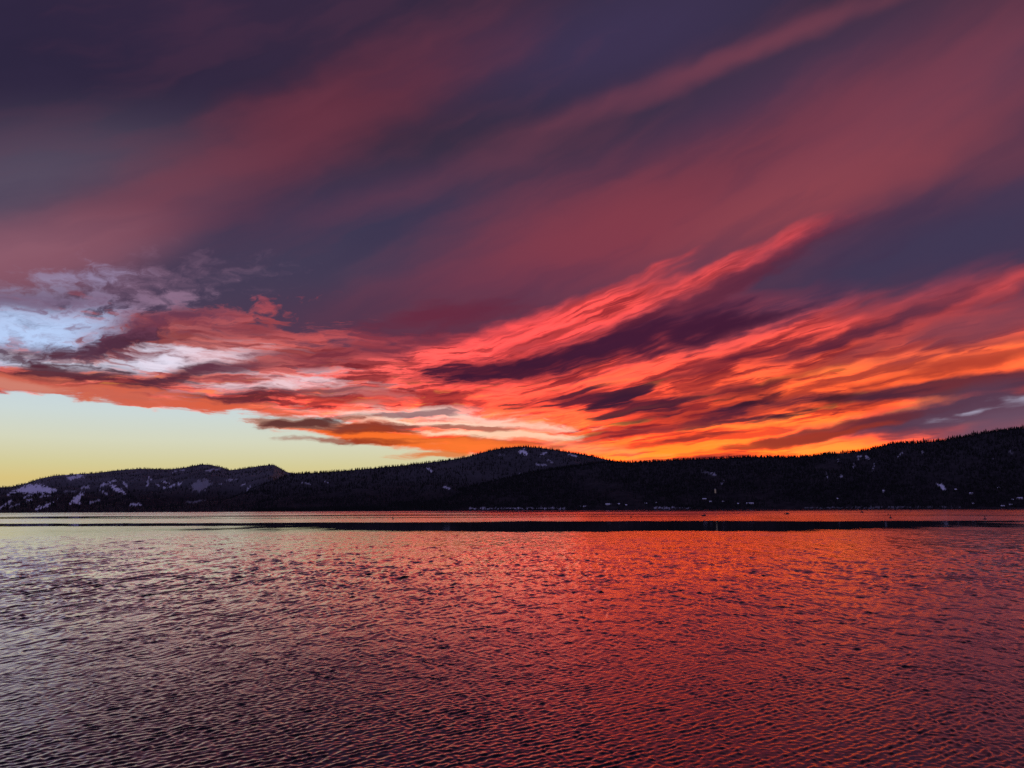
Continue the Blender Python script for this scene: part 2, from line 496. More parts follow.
def slick(x, y):
    """1 where the breeze ruffles the lake, about 0 in the glassy slicks"""
    wob = (fbm(x / 60, y / 90, 3, 5) - 0.5)
    # the long slick: from far left, widening in front of the viewer
    e1 = ((x - 60) / 250) ** 2 + ((y - 535 - 0.02 * x) / 165) ** 2
    e2 = ((x + 230) / 620) ** 2 + ((y - 610 + 0.05 * x) / 70) ** 2
    f = np.minimum(e1, e2) + wob * 0.7
    f = f + 0.5 * (fbm(x / 14, y / 40, 3, 8) - 0.5)
    s = sstep(f, 0.62, 1.25)
    # faint windrows farther out
    lines = fbm(x / 900 + 3, y / 150, 3, 21)
    far = sstep(y, 800, 1200)
    s = s * (1 - far * 0.88 * sstep(lines, 0.55, 0.64))
    return s

GUST = 0.68 + 0.64 * fbm(WX / 26, WY / 46, 4, 31)
GUST *= 0.70 + 0.6 * fbm(WX / 140, WY / 170, 3, 47)
MASK = slick(WX, WY)
GUST *= 0.6 + 0.8 * fbm(WX / 1.3 + WY / 9.0, WY / 3.0, 3, 61)
AMP = GUST * (0.01 + 0.99 * MASK)
Z = np.zeros_like(WX)
lost = np.zeros(rows)
# wind ripples, steepest in the shoaling water under the bank
near_k = np.interp(rad, [25, 45, 80, 140, 260, 600], [1.15, 1.0, 0.42, 0.12, 0.10, 0.10])
comps = []
for i in range(44):
    lam = 0.24 * (1.3 / 0.24) ** ((i + rng.rand()) / 44)
    th = R(-42) + rng.randn() * R(22)
    comps.append((lam, th, math.exp(-(math.log(lam / 0.45) / 0.4) ** 2 * 0.5)))
norm = math.sqrt(sum(w * w for _, _, w in comps) / 2)
RIPPLE = 0.135
for lam, th, w in comps:
    k = 2 * math.pi / lam
    s = RIPPLE * w / norm
    keep = sstep(lam / spacing, 2.0, 3.6)
    lost += (1 - keep ** 2) * (s * near_k) ** 2 / 2
    live = keep > 0.001
    if live.any():
        n_ = int(np.nonzero(live)[0].max()) + 1
        arg = k * (WX[:n_] * math.cos(th) + WY[:n_] * math.sin(th)) + rng.rand() * 6.283
        Z[:n_] += (s / k) * (keep * near_k)[:n_, None] * np.sin(arg)
# short-crested chop that lengthens with the distance from the bank
CHOP = np.interp(rad, [25, 40, 65, 100, 150, 260, 420, 600], [0.060, 0.070, 0.074, 0.064, 0.050, 0.040, 0.03, 0.0])
LW = np.clip(0.00036 * rad ** 2, 0.5, 10)      # dominant wavelength away from the bank
LC = np.clip(0.013 * rad, 0.4, 4)              # and crest length
la, lr = AA / 0.05, np.log(RR) / 0.05
UX = WX + (0.011 * RR) * (fbm(la, lr, 3, 91) - 0.5) * 2.4
UY = WY + LW[:, None] * (fbm(la * 1.3 + 40, lr * 1.2, 3, 97) - 0.5) * 2.6
del la, lr
chop = []
for i in range(330):
    ly = 0.36 * (14 / 0.36) ** rng.rand()
    lx = 0.3 * (12 / 0.3) ** rng.rand()
    sg = 1 if rng.rand() < 0.66 else -1
    g = np.exp(-0.5 * (np.log(ly / LW) / 0.48) ** 2 - 0.5 * (np.log(lx / (LC * 1.25)) / 0.75) ** 2)
    chop.append((ly, -sg * lx, g))
tot = np.sqrt(sum(g * g for _, _, g in chop) / 2)
for ly, lx, g in chop:
    g = g / np.maximum(tot, 1e-6) * CHOP * 0.72
    live = np.nonzero(g > 0.0014)[0]
    if len(live) == 0: continue
    i0, i1 = live[0], live[-1] + 1
    ky = 2 * math.pi / ly
    arg = ky * UY[i0:i1] + 2 * math.pi / lx * UX[i0:i1] + rng.rand() * 6.283
    Z[i0:i1] += (g[i0:i1] / ky)[:, None] * np.sin(arg)
# irregular gust-torn part of the same chop
for j in range(16):
    ly = 0.36 * 1.26 ** j
    g = np.exp(-0.5 * (np.log(ly / (LW * 0.62)) / 0.34) ** 2) * CHOP * 0.62
    live = np.nonzero(g > 0.0014)[0]
    if len(live) == 0: continue
    i0, i1 = live[0], live[-1] + 1
    for sg in (1, -1):
        lx = np.clip(0.013 * math.sqrt(ly / 0.00024), 0.3, 3.0)
        n_ = vnoise(UX[i0:i1] / lx + sg * 0.45 * UY[i0:i1] / ly + 7.7 * j, UY[i0:i1] / ly - sg * 0.25 * UX[i0:i1] / lx, 200 + 2 * j + sg)
        Z[i0:i1] += (g[i0:i1] * ly * 0.62)[:, None] * (n_ - 0.5)
del UX, UY
lost += np.interp(rad, [25, 140, 300, 600, 1500], [0.005, 0.009, 0.026, 0.050, 0.065]) ** 2
Z *= AMP
slope_lost = np.sqrt(lost)[:, None] * AMP
alpha = np.clip(slope_lost, 0, 0.3)
ROUGH = np.sqrt(alpha ** 2 + (0.004 + 0.005 * MASK) ** 2) ** 0.5
wv = np.stack([WX, WY, Z], -1).reshape(-1, 3)
idx = np.arange(rows * cols).reshape(rows, cols)
wf = np.stack([idx[:-1, :-1], idx[:-1, 1:], idx[1:, 1:], idx[1:, :-1]], -1).reshape(-1, 4)
# the rest of the lake round and behind the viewer, coarse
n0 = len(wv)
ang2 = np.linspace(HALF, 2 * math.pi - HALF, 60)
rad2 = np.array([25, 60, 200, 800, 3000, 7600.0])
R2, A2 = np.meshgrid(rad2, ang2, indexing='ij')
bv = np.stack([R2 * np.sin(A2), R2 * np.cos(A2), 0 * R2], -1).reshape(-1, 3)
i2 = np.arange(len(bv)).reshape(len(rad2), -1) + n0
bf = np.stack([i2[:-1, :-1], i2[:-1, 1:], i2[1:, 1:], i2[1:, :-1]], -1).reshape(-1, 4)
n1 = n0 + len(bv)
ang3 = np.linspace(0, 2 * math.pi, 97)[:-1]
c3 = np.concatenate([[[0, 0, 0]], np.stack([25 * np.sin(ang3), 25 * np.cos(ang3), 0 * ang3], -1)])
f3 = np.array([[n1, n1 + 1 + (2 * j + 2) % 96, n1 + 1 + 2 * j + 1, n1 + 1 + 2 * j] for j in range(48)])
wme = mesh_from_arrays("water", np.concatenate([wv, bv, c3]), np.concatenate([wf, bf, f3]))
point_attr(wme, "ripple_rough", np.concatenate([ROUGH.ravel(), np.full(len(bv) + len(c3), 0.25)]))
mt, nt, b = new_mat("lake_water")
at = nt.nodes.new('ShaderNodeAttribute'); at.attribute_name = "ripple_rough"
nt.links.new(at.outputs['Fac'], b.inputs['Roughness'])
b.inputs['Base Color'].default_value = (0.003, 0.006, 0.008, 1)
b.inputs['Specular IOR Level'].default_value = 0.0
gl = nt.nodes.new('ShaderNodeBsdfGlossy'); gl.distribution = 'BECKMANN'
gl.inputs['Color'].default_value = (0.96, 0.96, 0.96, 1)
nt.links.new(at.outputs['Fac'], gl.inputs['Roughness'])
fr = nt.nodes.new('ShaderNodeFresnel'); fr.inputs['IOR'].default_value = 1.36
mr = nt.nodes.new('ShaderNodeMapRange')
mr.inputs[1].default_value = 0.05; mr.inputs[2].default_value = 0.58
mr.inputs[3].default_value = 0.03; mr.inputs[4].default_value = 0.97
nt.links.new(fr.outputs[0], mr.inputs[0])
mxs = nt.nodes.new('ShaderNodeMixShader')
nt.links.new(mr.outputs[0], mxs.inputs[0])
nt.links.new(b.outputs[0], mxs.inputs[1]); nt.links.new(gl.outputs[0], mxs.inputs[2])
nt.links.new(mxs.outputs[0], nt.nodes["Material Output"].inputs['Surface'])
water = link("water", wme, mt)
tag(water, kind="structure")
del WX, WY, Z, GUST, MASK, AMP, RR, AA, wv, wf, idx

# ------------------------------------------------------------------ hills
def poly_dist(px, py, poly):
    """signed distance-like value in photo pixels to a polygon or polyline (negative inside)"""
    pts = [np.array(p, float) for p in poly]
    d = np.full(px.shape, 1e9)
    inside = np.zeros(px.shape, bool)
    n = len(pts)
    segs = range(n) if n > 2 else range(1)
    for i in segs:
        a, c = pts[i], pts[(i + 1) % n]
        ab = c - a
        t = np.clip(((px - a[0]) * ab[0] + (py - a[1]) * ab[1]) / max(1e-9, ab @ ab), 0, 1)
        d = np.minimum(d, np.hypot(px - a[0] - t * ab[0], py - a[1] - t * ab[1]))
        if n > 2:
            hit = ((a[1] > py) != (c[1] > py)) & (px < (c[0] - a[0]) * (py - a[1]) / (c[1] - a[1] + 1e-12) + a[0])
            inside ^= hit
    return np.where(inside, -d, d)

INV = np.array(CAM_ROT.inverted())
def project(x, y, z):
    v = INV @ np.stack([x.ravel(), y.ravel(), z.ravel() - CAM_H])
    px = 512 + FPX * v[0] / -v[2]
    py = 384 - FPX * v[1] / -v[2]
    return px.reshape(x.shape), py.reshape(x.shape)

def hill(name, outline, shore, depth, px0, px1, n_cols, n_rows, snow, seed, shape=1.1, tree_h=0.0, thin=0.0):
    """terrain strip rising from the shore line to a ridge; returns a dict for planting trees on it"""
    ox = np.array([p[0] for p in outline], float); oy = np.array([p[1] for p in outline], float)
    cpx = np.linspace(px0, px1, n_cols)
    cpy = np.interp(cpx, ox, oy)
    S = np.interp(cpx, [p[0] for p in shore], [p[1] for p in shore])
    D = np.interp(cpx, [p[0] for p in depth], [p[1] for p in depth])
    ridge = np.array([at_depth(a, c, d) for a, c, d in zip(cpx, cpy, D)])
    zr = np.maximum(ridge[:, 2] - tree_h, 0.5)
    u = ridge[:, 0] / D
    t = np.concatenate([[-0.03, -0.01], np.linspace(0, 1, n_rows), np.linspace(1.05, 1.5, 8)])
    T, ZR = np.meshgrid(t, zr, indexing='ij')
    Y = S[None, :] + (D - S)[None, :] * T
    X = u[None, :] * Y
    prof = np.where(T < 0, T * 0.35, np.where(T <= 1, np.clip(T, 0, 1) ** shape, 1 - (T - 1) * 1.3))
    nz = fbm(X / 700, Y / 900, 5, seed) - 0.5
    rav = np.abs(fbm(X / 330, Y / 1500, 4, seed + 9) - 0.5) * 2
    mid = np.sin(np.pi * np.clip(T, 0, 1)) * (T >= 0) * (T <= 1)
    Zt = ZR * prof + ZR * mid * (nz * 0.35 - rav * 0.22)
    Zt += np.minimum(ZR, 60) * 0.10 * mid * (fbm(X / 60, Y / 90, 3, seed + 3) - 0.5)
    # never rise above the line of sight to the ridge
    cap = CAM_H + (ridge[:, 2] - tree_h - CAM_H)[None, :] * Y / D[None, :]
    Zt = np.where((T > 0.02) & (T <= 1), np.minimum(Zt, np.maximum(cap - 0.3, ZR * 0.02)), Zt)
    Zt = np.where(T < 0, np.minimum(-0.2, -3.0 * np.abs(T) * 30), Zt)
    px, py = project(X, Y, Zt)
    sn = thin * sstep(Zt, 60, 330) * (0.5 + fbm(X / 220, Y / 300, 4, seed + 40))  # thin snow under trees uphill; its extra paleness stands in for distance haze
    for poly, w, strength in snow:
        if poly is None: continue
        d = poly_dist(px, py, poly)
        jag = (fbm(px * 0.55 + py * 0.3, py * 1.1, 4, seed + 77) - 0.5) * 8.0 + 0.25
        sn = np.maximum(sn, strength * sstep(-(d - w + jag * (0.9 if w == 0 else 0.55)), -0.5, 0.4))
    V = np.stack([X, Y, Zt], -1).reshape(-1, 3)
    nr = len(t)
    I = np.arange(nr * n_cols).reshape(nr, n_cols)
    F = np.stack([I[:-1, :-1], I[:-1, 1:], I[1:, 1:], I[1:, :-1]], -1).reshape(-1, 4)
    me = mesh_from_arrays(name, V, F)
    point_attr(me, "snow", sn)
    o = tag(link(name, me, MAT_HILL), kind="structure")
    return dict(X=X, Y=Y, Z=Zt, snow=sn, px=px, py=py, t=t, cpx=cpx, D=D, S=S, obj=o)

# one ground material: forest floor with patches of snow lying where the terrain carries them
MAT_HILL, nt, b = new_mat("wooded_ground")
at = nt.nodes.new('ShaderNodeAttribute'); at.attribute_name = "snow"
gm = nt.nodes.new('ShaderNodeNewGeometry')
nz = nt.nodes.new('ShaderNodeTexNoise'); nz.inputs['Scale'].default_value = 0.02; nz.inputs['Detail'].default_value = 5
nt.links.new(gm.outputs['Position'], nz.inputs['Vector'])
rp = nt.nodes.new('ShaderNodeValToRGB')
rp.color_ramp.elements[0].position = 0.35; rp.color_ramp.elements[1].position = 0.7
rp.color_ramp.elements[0].color = (0.012, 0.011, 0.013, 1)
rp.color_ramp.elements[1].color = (0.028, 0.025, 0.027, 1)
nt.links.new(nz.outputs[0], rp.inputs[0])
mx = nt.nodes.new('ShaderNodeMix'); mx.data_type = 'RGBA'
nt.links.new(at.outputs['Fac'], mx.inputs[0])
nt.links.new(rp.outputs[0], mx.inputs[6])
mx.inputs[7].default_value = (0.66, 0.68, 0.74, 1)
nt.links.new(mx.outputs[2], b.inputs['Base Color'])
b.inputs['Roughness'].default_value = 0.9
b.inputs['Specular IOR Level'].default_value = 0.1

OUT_A = [(-260, 492), (-120, 489), (-30, 488), (0, 486.2), (10, 486), (25, 482.5), (40, 477.5), (55, 474.5), (75, 473), (95, 472), (115, 469.5),
         (140, 467.5), (155, 468), (170, 468.2), (185, 466.5), (195, 464.5), (202, 463.2), (212, 464), (222, 466.4), (230, 469),
         (240, 468), (250, 466.5), (262, 464.5), (274, 463.8), (280, 467), (287, 471), (300, 473), (340, 480), (400, 490), (460, 503)]
SNOW_A = [
    ([(14, 492), (27, 484.5), (40, 485), (57, 490), (50, 492.5), (30, 493.5)], 0, 1), ([(65, 476.5), (83, 474.5), (86, 476), (78, 479), (69, 481)], 0, .9),
    ([(34, 509.5), (55, 500), (58, 499), (52, 504), (38, 510)], 0, .9), ([(70, 504), (74, 497), (84, 491.5), (82, 497), (77, 502), (82, 504)], 0, 1),
    ([(97, 486.8), (115, 481.2)], .8, .9), ([(110, 486), (113, 485), (126, 492), (124, 493.5), (116, 491)], 0, 1),
    ([(0, 508), (11, 501)], 1.0, .8), ([(-30, 500), (-8, 494)], 2.0, .9), ([(24, 498), (32, 494)], .8, .7), ([(27, 500), (31, 500)], 1.0, .7),
    ([(131, 504.5), (141, 504.8)], .9, .9), ([(147, 487), (149, 477)], .35, .8), ([(150, 479), (160, 486)], .35, .8),
    ([(124, 483), (127, 487)], .6, .8), ([(162, 481), (171, 484)], .7, .8), ([(164, 488), (182, 483)], .7, .9), ([(100, 490), (107, 494)], .7, .6),
    ([(82, 488), (88, 487)], 1.2, .7), ([(90, 503), (100, 500)], .8, .6), ([(190, 488), (195, 482), (205, 479), (212, 482), (207, 489), (196, 492)], 0, .32),
    ([(205, 471), (220, 468.8)], .6, .6), ([(225, 480), (236, 479.5)], .6, .5), ([(241, 485), (245, 484)], .6, .7), ([(247, 490), (250, 486)], .5, .6),
    ([(186, 503), (205, 500)], .8, .2), ([(172, 472), (184, 470)], .4, .6), ([(8, 495), (14, 491)], .8, .7), ([(60, 492), (75, 491)], .5, .3),
    ([(213, 485), (221, 484)], .6, .5), ([(40, 497), (50, 495)], .8, .6), ([(20, 504), (10, 507)], .6, .4),
    ([(287, 482), (290, 481)], .7, .8), ([(273, 487), (280, 487)], .5, .5), ([(291, 490), (296, 486)], .7, .7), ([(272, 498), (290, 492)], .9, .35),
]
hill_a = hill("mountains", OUT_A, [(-260, 4000), (0, 4200), (460, 5600)], [(-260, 8600), (150, 9400), (460, 9000)], -260, 460, 1300, 110, SNOW_A, 3, 1.05, 12, 0.11)

OUT_B = [(180, 510), (230, 497), (262, 484), (290, 473.5), (305, 472), (320, 471.5), (345, 469.5), (375, 467), (400, 464.5), (420, 462.5),
         (440, 460), (455, 458), (470, 455), (485, 450.5), (500, 447.5), (515, 445.7), (525, 445.6), (540, 446.6), (560, 449.6), (575, 452),
         (590, 454.5), (605, 458), (620, 461), (660, 468), (720, 482), (800, 500)]
SNOW_B = [
    ([(518, 451.5), (524, 449), (526, 452), (528, 455), (521, 454)], 0, 1), ([(540, 455.5), (546, 452.5)], .7, .7), ([(569, 454.3), (576, 456)], .7, .8),
    ([(536, 464.5), (547, 465)], .7, .6), ([(592, 466.8), (599, 465.5)], .9, .9), ([(513, 480), (514, 487)], .5, .6), ([(519, 475), (519.6, 488)], .6, .75),
    ([(516, 489), (523, 489)], .5, .6), ([(427, 468.5), (431, 471)], .8, .9), ([(444, 487), (449, 488)], .8, .8), ([(302, 483), (310, 484)], .6, .4),
    ([(325, 482), (328, 482)], .6, .6), ([(501, 486), (502, 480)], .4, .4), ([(500, 455), (506, 456)], .5, .3), ([(548, 460), (552, 462)], .5, .4),
]
hill_b = hill("wooded_hill", OUT_B, [(180, 5000), (800, 5000)], [(180, 6400), (520, 7200), (800, 6800)], 180, 800, 1100, 90, SNOW_B, 13, 1.0, 10, 0.05)

OUT_C = [(200, 511), (300, 506), (380, 499), (450, 490), (500, 478), (530, 471), (560, 466), (585, 462.5), (600, 460.5), (615, 460), (630, 460.5), (645, 460),
         (680, 458), (720, 456.5), (745, 455), (755, 455), (790, 455.5), (810, 454.5), (830, 451.5), (850, 450.5), (868, 448), (880, 444.8),
         (893, 441.2), (905, 440.6), (918, 441), (928, 439.8), (942, 439), (955, 436.2), (975, 432.6), (985, 430.8), (1000, 428.4), (1024, 426), (1060, 423), (1120, 421),
         (1300, 430)]
SNOW_C = [
    ([(702, 471), (715, 475)], 1.2, .14), ([(712, 473.5), (715, 475)], .7, .5), ([(722, 484), (724, 481)], .8, .3),
    ([(857, 456.2), (861, 456.2)], .7, .6), ([(858, 459), (858.5, 457)], .5, .5), ([(866, 455.8), (868.5, 459)], .9, .7), ([(874.5, 462), (873, 470)], .7, .45),
    ([(898, 457), (902, 452.6)], .8, .5), ([(838, 459), (838.5, 461)], .5, .4), ([(826.5, 473), (828, 479)], .6, .6), ([(841, 475), (842, 476.4)], .8, .5),
    ([(854, 464), (853, 470)], .5, .3), ([(922, 451), (923, 453)], .8, .35), ([(1010, 452), (1014, 456)], .7, .4), ([(992, 459), (993, 459)], .8, .35),
    ([(936.5, 484), (941, 484.5), (947, 489), (945, 490), (940, 487)], 0.3, .9), ([(883, 491), (884, 491)], .8, .6), ([(470, 508.6), (565, 508.2)], .4, .6), ([(655, 507.9), (690, 507.8)], .4, .45), ([(805, 507.6), (960, 506.9)], .3, .22),
]
hill_c = hill("shore_hill", OUT_C, [(200, 4700), (500, 4600), (760, 4400), (1024, 4200), (1300, 4200)],
              [(200, 5700), (500, 5800), (760, 5600), (1024, 5300), (1300, 5300)], 200, 1300, 1500, 90, SNOW_C, 29, 1.0, 14, 0.015)

# ------------------------------------------------------------------ forest on the slopes (one mass) and single trees on the skylines
def conifer_arrays(rs, sides=6, tiers=3, jag=0.25):
    """unit-height conifer: trunk plus ragged overlapping tiers; verts, triangles"""
    vs, fs = [], []
    def cone(z0, z1, r, jg):
        base = len(vs)
        for i in range(sides):
            a = 6.283 * i / sides + rs.rand() * 0.5
            rr = r * (1 + jg * (rs.rand() - 0.5) * 2)
            vs.append((rr * math.cos(a), rr * math.sin(a), z0 - rs.rand() * 0.03))
        vs.append((rs.randn() * 0.008, rs.randn() * 0.008, z1))
        for i in range(sides):
            fs.append((base + i, base + (i + 1) % sides, base + sides))
    cone(-0.08, 0.5, 0.022, 0)
    for k in range(tiers):
        f = k / tiers
        cone(0.10 + 0.82 * f, min(1.0, 0.10 + 0.82 * f + 0.95 / tiers + 0.12), 0.17 * (1 - f) ** 0.85 + 0.02, jag)
    return np.array(vs, float), np.array(fs, int)

MAT_TREE = simple_mat("conifer_needles", (0.016, 0.018, 0.016), 0.9, 0.4, 0.05)
MAT_TREE.node_tree.nodes["Principled BSDF"].inputs['Specular IOR Level'].default_value = 0.1

def plant(h, count, hmin, hmax, seed, name, dens_scale=260.0, crest=0.10):
    rs = np.random.RandomState(seed)
    protos = [conifer_arrays(rs, 4, 2, 0.35) for _ in range(6)]
    nr, nc = h['X'].shape
    r_hi = int(np.searchsorted(h['t'], 1.0001)) - 1
    out_v, out_f, off = [], [], 0
    made = 0
    while made < count:
        k = 4000
        ri = 2 + rs.rand(k) * (r_hi - 3); ci = rs.rand(k) * (nc - 2)
        on_crest = rs.rand(k) < crest              # a thicker fringe along the crest
        ri = np.where(on_crest, r_hi - 1.9 + rs.rand(k) * 1.8, ri)
        r0, c0 = ri.astype(int), ci.astype(int)
        fr, fc = ri - r0, ci - c0
        def bil(a):
            return (a[r0, c0] * (1 - fr) * (1 - fc) + a[r0 + 1, c0] * fr * (1 - fc) + a[r0, c0 + 1] * (1 - fr) * fc + a[r0 + 1, c0 + 1] * fr * fc)
        x, y, z, sn = bil(h['X']), bil(h['Y']), bil(h['Z']), bil(h['snow'])
        dens = fbm(x / dens_scale, y / dens_scale, 3, seed)
        ok = (z > 2.0) & (sn < 0.12 + 0.25 * rs.rand(k)) & ((dens > 0.36 + 0.22 * rs.rand(k) - 0.12) | on_crest & (fbm(x / 40, y / 40, 2, seed + 1) > 0.38))
        for j in np.nonzero(ok)[0]:
            if made >= count: break
            v, f = protos[rs.randint(6)]
            hh = hmin + (hmax - hmin) * rs.rand() ** 1.4
            a = rs.rand() * 6.283
            ca, sa = math.cos(a) * hh, math.sin(a) * hh
            w = np.stack([v[:, 0] * ca - v[:, 1] * sa + x[j], v[:, 0] * sa + v[:, 1] * ca + y[j], v[:, 2] * hh + z[j]], -1)
            out_v.append(w); out_f.append(f + off); off += len(v); made += 1
    me = mesh_from_arrays(name, np.concatenate(out_v), np.concatenate(out_f), False)
    o = link(name, me, MAT_TREE)
    return tag(o, kind="stuff")

fo = plant(hill_a, 9000, 14, 26, 101, "forest")
tag(fo, "sparse dark conifer forest over the snow-patched far mountains at the left", "forest")
fo = plant(hill_b, 10000, 14, 26, 202, "forest")
tag(fo, "dark conifer forest covering the rounded hill in the middle behind the shore", "forest")
fo = plant(hill_c, 30000, 12, 24, 303, "forest")
tag(fo, "near-black conifer forest covering the long shore hill that rises to the right", "forest")

def tree_mesh(seed, narrow):
    rs = np.random.RandomState(seed)
    v, f = conifer_arrays(rs, 9, 7 if narrow else 5, 0.45)
    v[:, :2] *= 0.75 if narrow else 1.1
    return mesh_from_arrays("pine_tree", v, f, False)

TREES = [tree_mesh(500 + i, i % 2 == 0) for i in range(8)]
for me in TREES: me.materials.append(MAT_TREE)
rs = np.random.RandomState(77)

def skyline(h, px_list, hmin, hmax, label, group):
    r_ = int(np.argmin(np.abs(h['t'] - 1.0)))
    for px_ in px_list:
        c = int(np.clip(np.searchsorted(h['cpx'], px_), 0, h['X'].shape[1] - 1))
        o = bpy.data.objects.new("pine_tree", TREES[rs.randint(8)])
        coll.objects.link(o)
        back = rs.rand() * 25
        o.location = (h['X'][r_, c], h['Y'][r_, c] - back, h['Z'][r_, c] - 1.0)
        hh = (hmin * 0.6 + (hmax - hmin * 0.6) * rs.rand() ** 1.9)
        o.scale = (hh, hh, hh)
        o.rotation_euler = (rs.randn() * 0.02, rs.randn() * 0.02, rs.rand() * 6.28)
        tag(o, label, "pine tree", group)

def run(a, c, step):
    out, x_ = [], a
    while x_ < c:
        out.append(x_); x_ += step * (0.45 + 1.1 * rs.rand())
    return out

skyline(hill_c, run(905, 1060, 1.7), 14, 36, "dark spire of pine standing on the skyline of the highest ridge at far right", "pines on the skyline of the high right ridge")
skyline(hill_c, run(780, 905, 2.0), 13, 26, "small dark pine on the skyline where the ridge climbs towards the right, under orange cloud", "pines on the climbing part of the ridge")
skyline(hill_c, run(600, 780, 2.8), 12, 22, "tiny dark pine on the level skyline right of centre under orange cloud", "pines on the level skyline")
skyline(hill_b, run(300, 600, 5.5), 12, 20, "tiny dark pine on the skyline of the rounded middle hill", "pines on the middle hill skyline")
# ------------------------------------------------------------------ houses along the far shore
def box_bm(bm, x0, x1, y0, y1, z0, z1):
    vs = [bm.verts.new(p) for p in [(x0, y0, z0), (x1, y0, z0), (x1, y1, z0), (x0, y1, z0), (x0, y0, z1), (x1, y0, z1), (x1, y1, z1), (x0, y1, z1)]]
    for f in [(0, 3, 2, 1), (4, 5, 6, 7), (0, 1, 5, 4), (1, 2, 6, 5), (2, 3, 7, 6), (3, 0, 4, 7)]:
        bm.faces.new([vs[i] for i in f])

def prism_bm(bm, profile, y0, y1):
    """closed x-z profile pushed along y"""
    a = [bm.verts.new((x, y0, z)) for x, z in profile]
    c = [bm.verts.new((x, y1, z)) for x, z in profile]
    n = len(profile)
    bm.faces.new(a); bm.faces.new(c[::-1])
    for i in range(n):
        bm.faces.new((a[i], c[i], c[(i + 1) % n], a[(i + 1) % n]))

def part(name, bm, mat, parent, bevel=0.0):
    bmesh.ops.recalc_face_normals(bm, faces=bm.faces)
    me = bpy.data.meshes.new(name)
    bm.to_mesh(me); bm.free()
    return link(name, me, mat, parent)

M_WALL = [simple_mat("brown_timber", (0.10, 0.065, 0.045), 0.8, 0.3, 1.5), simple_mat("pale_render", (0.42, 0.40, 0.38), 0.8, 0.15, 1.0),
          simple_mat("grey_timber", (0.16, 0.155, 0.15), 0.8, 0.3, 1.5)]
M_SNOW = simple_mat("roof_snow", (0.52, 0.54, 0.58), 0.6, 0.06, 0.4)
M_ROOF = simple_mat("roof_shingle", (0.10, 0.09, 0.09), 0.85, 0.3, 2.0)
M_GLASS = simple_mat("window_glass", (0.03, 0.035, 0.04), 0.08, 0.1, 1.0)
M_LIT = simple_mat("lit_window", (0.6, 0.5, 0.3), 0.4, 0.05, 1.0, emit=(1.0, 0.80, 0.42), emit_strength=0.05)
M_DOOR = simple_mat("door_paint", (0.09, 0.04, 0.03), 0.5, 0.2, 3.0)
M_DARK = simple_mat("dark_hull_paint", (0.012, 0.012, 0.016), 0.5, 0.3, 2.0)
M_DECK = simple_mat("boat_deck", (0.05, 0.045, 0.04), 0.6, 0.2, 2.0)
M_STONE = simple_mat("chimney_stone", (0.2, 0.19, 0.18), 0.9, 0.3, 2.0)

def house(px_, py_, w, wall_h, label, wall=0, roof_mat=None, lit=False, depth=9.0, rot=0.0, pitch=0.45, ridge_x=True):
    """gabled house standing on the shore hill where the photograph shows it"""
    H = hill_c
    c = int(np.clip(np.searchsorted(H['cpx'], px_), 0, H['X'].shape[1] - 1))
    r_hi = int(np.searchsorted(H['t'], 1.0))
    r_ = 2 + int(np.argmin(np.abs(H['py'][2:r_hi, c] - (py_ + 0.5))))
    loc = (H['X'][r_, c], H['Y'][r_, c], H['Z'][r_, c] - 0.8)
    root = bpy.data.objects.new("house", None)
    coll.objects.link(root)
    root.location = loc
    root.rotation_euler = (0, 0, rot)
    tag(root, label, "house", "houses along the far shore")
    d2, w2 = depth / 2, w / 2
    rise = (depth if ridge_x else w) * pitch
    bm = bmesh.new()
    if ridge_x:      # ridge runs along the front
        prof = [(-d2, 0), (d2, 0), (d2, wall_h), (0, wall_h + rise), (-d2, wall_h)]
        prism_bm(bm, prof, -w2, w2)
        bmesh.ops.rotate(bm, verts=bm.verts, cent=(0, 0, 0), matrix=Matrix.Rotation(R(90), 3, 'Z'))
    else:            # gable faces the lake
        prism_bm(bm, [(-w2, 0), (w2, 0), (w2, wall_h), (0, wall_h + rise), (-w2, wall_h)], -d2, d2)
    part("wall", bm, M_WALL[wall], root)
    bm = bmesh.new()
    half = d2 if ridge_x else w2
    e = 0.9; th_ = 0.55
    sl = rise / half
    prof = [(-half - e, wall_h - e * sl + .02), (0, wall_h + rise + .02), (half + e, wall_h - e * sl + .02),
            (half + e, wall_h - e * sl + th_), (0, wall_h + rise + th_ * 1.1), (-half - e, wall_h - e * sl + th_)]
    L_ = (w2 if ridge_x else d2) + 0.8
    prism_bm(bm, prof, -L_, L_)
    if ridge_x:
        bmesh.ops.rotate(bm, verts=bm.verts, cent=(0, 0, 0), matrix=Matrix.Rotation(R(90), 3, 'Z'))
    rf = part("roof", bm, roof_mat or M_SNOW, root)
    bm = bmesh.new()
    box_bm(bm, w2 * 0.35, w2 * 0.35 + 1.2, 0.6, 1.8, wall_h, wall_h + rise + 1.6)
    part("chimney", bm, M_STONE, rf)
    front = -d2
    bm = bmesh.new()
    box_bm(bm, -0.6, 0.6, front - 0.06, front + 0.02, 0.8, 3.0)
    part("door", bm, M_DOOR, root)
    n = max(2, int(w / 4.5))
    for i in range(n):
        xc = -w2 + w * (i + 0.5) / n
        if abs(xc) < 1.4: xc += 1.9
        bm = bmesh.new()
        if lit and abs(xc) < w2 * 0.8:
            box_bm(bm, xc - 1.3, xc + 1.3, front - 0.08, front + 0.03, 1.2, wall_h - 0.5)
        else:
            box_bm(bm, xc - 0.8, xc + 0.8, front - 0.08, front + 0.03, wall_h * 0.42, wall_h * 0.42 + 1.4)
        part("window", bm, M_LIT if lit else M_GLASS, root)
    return root

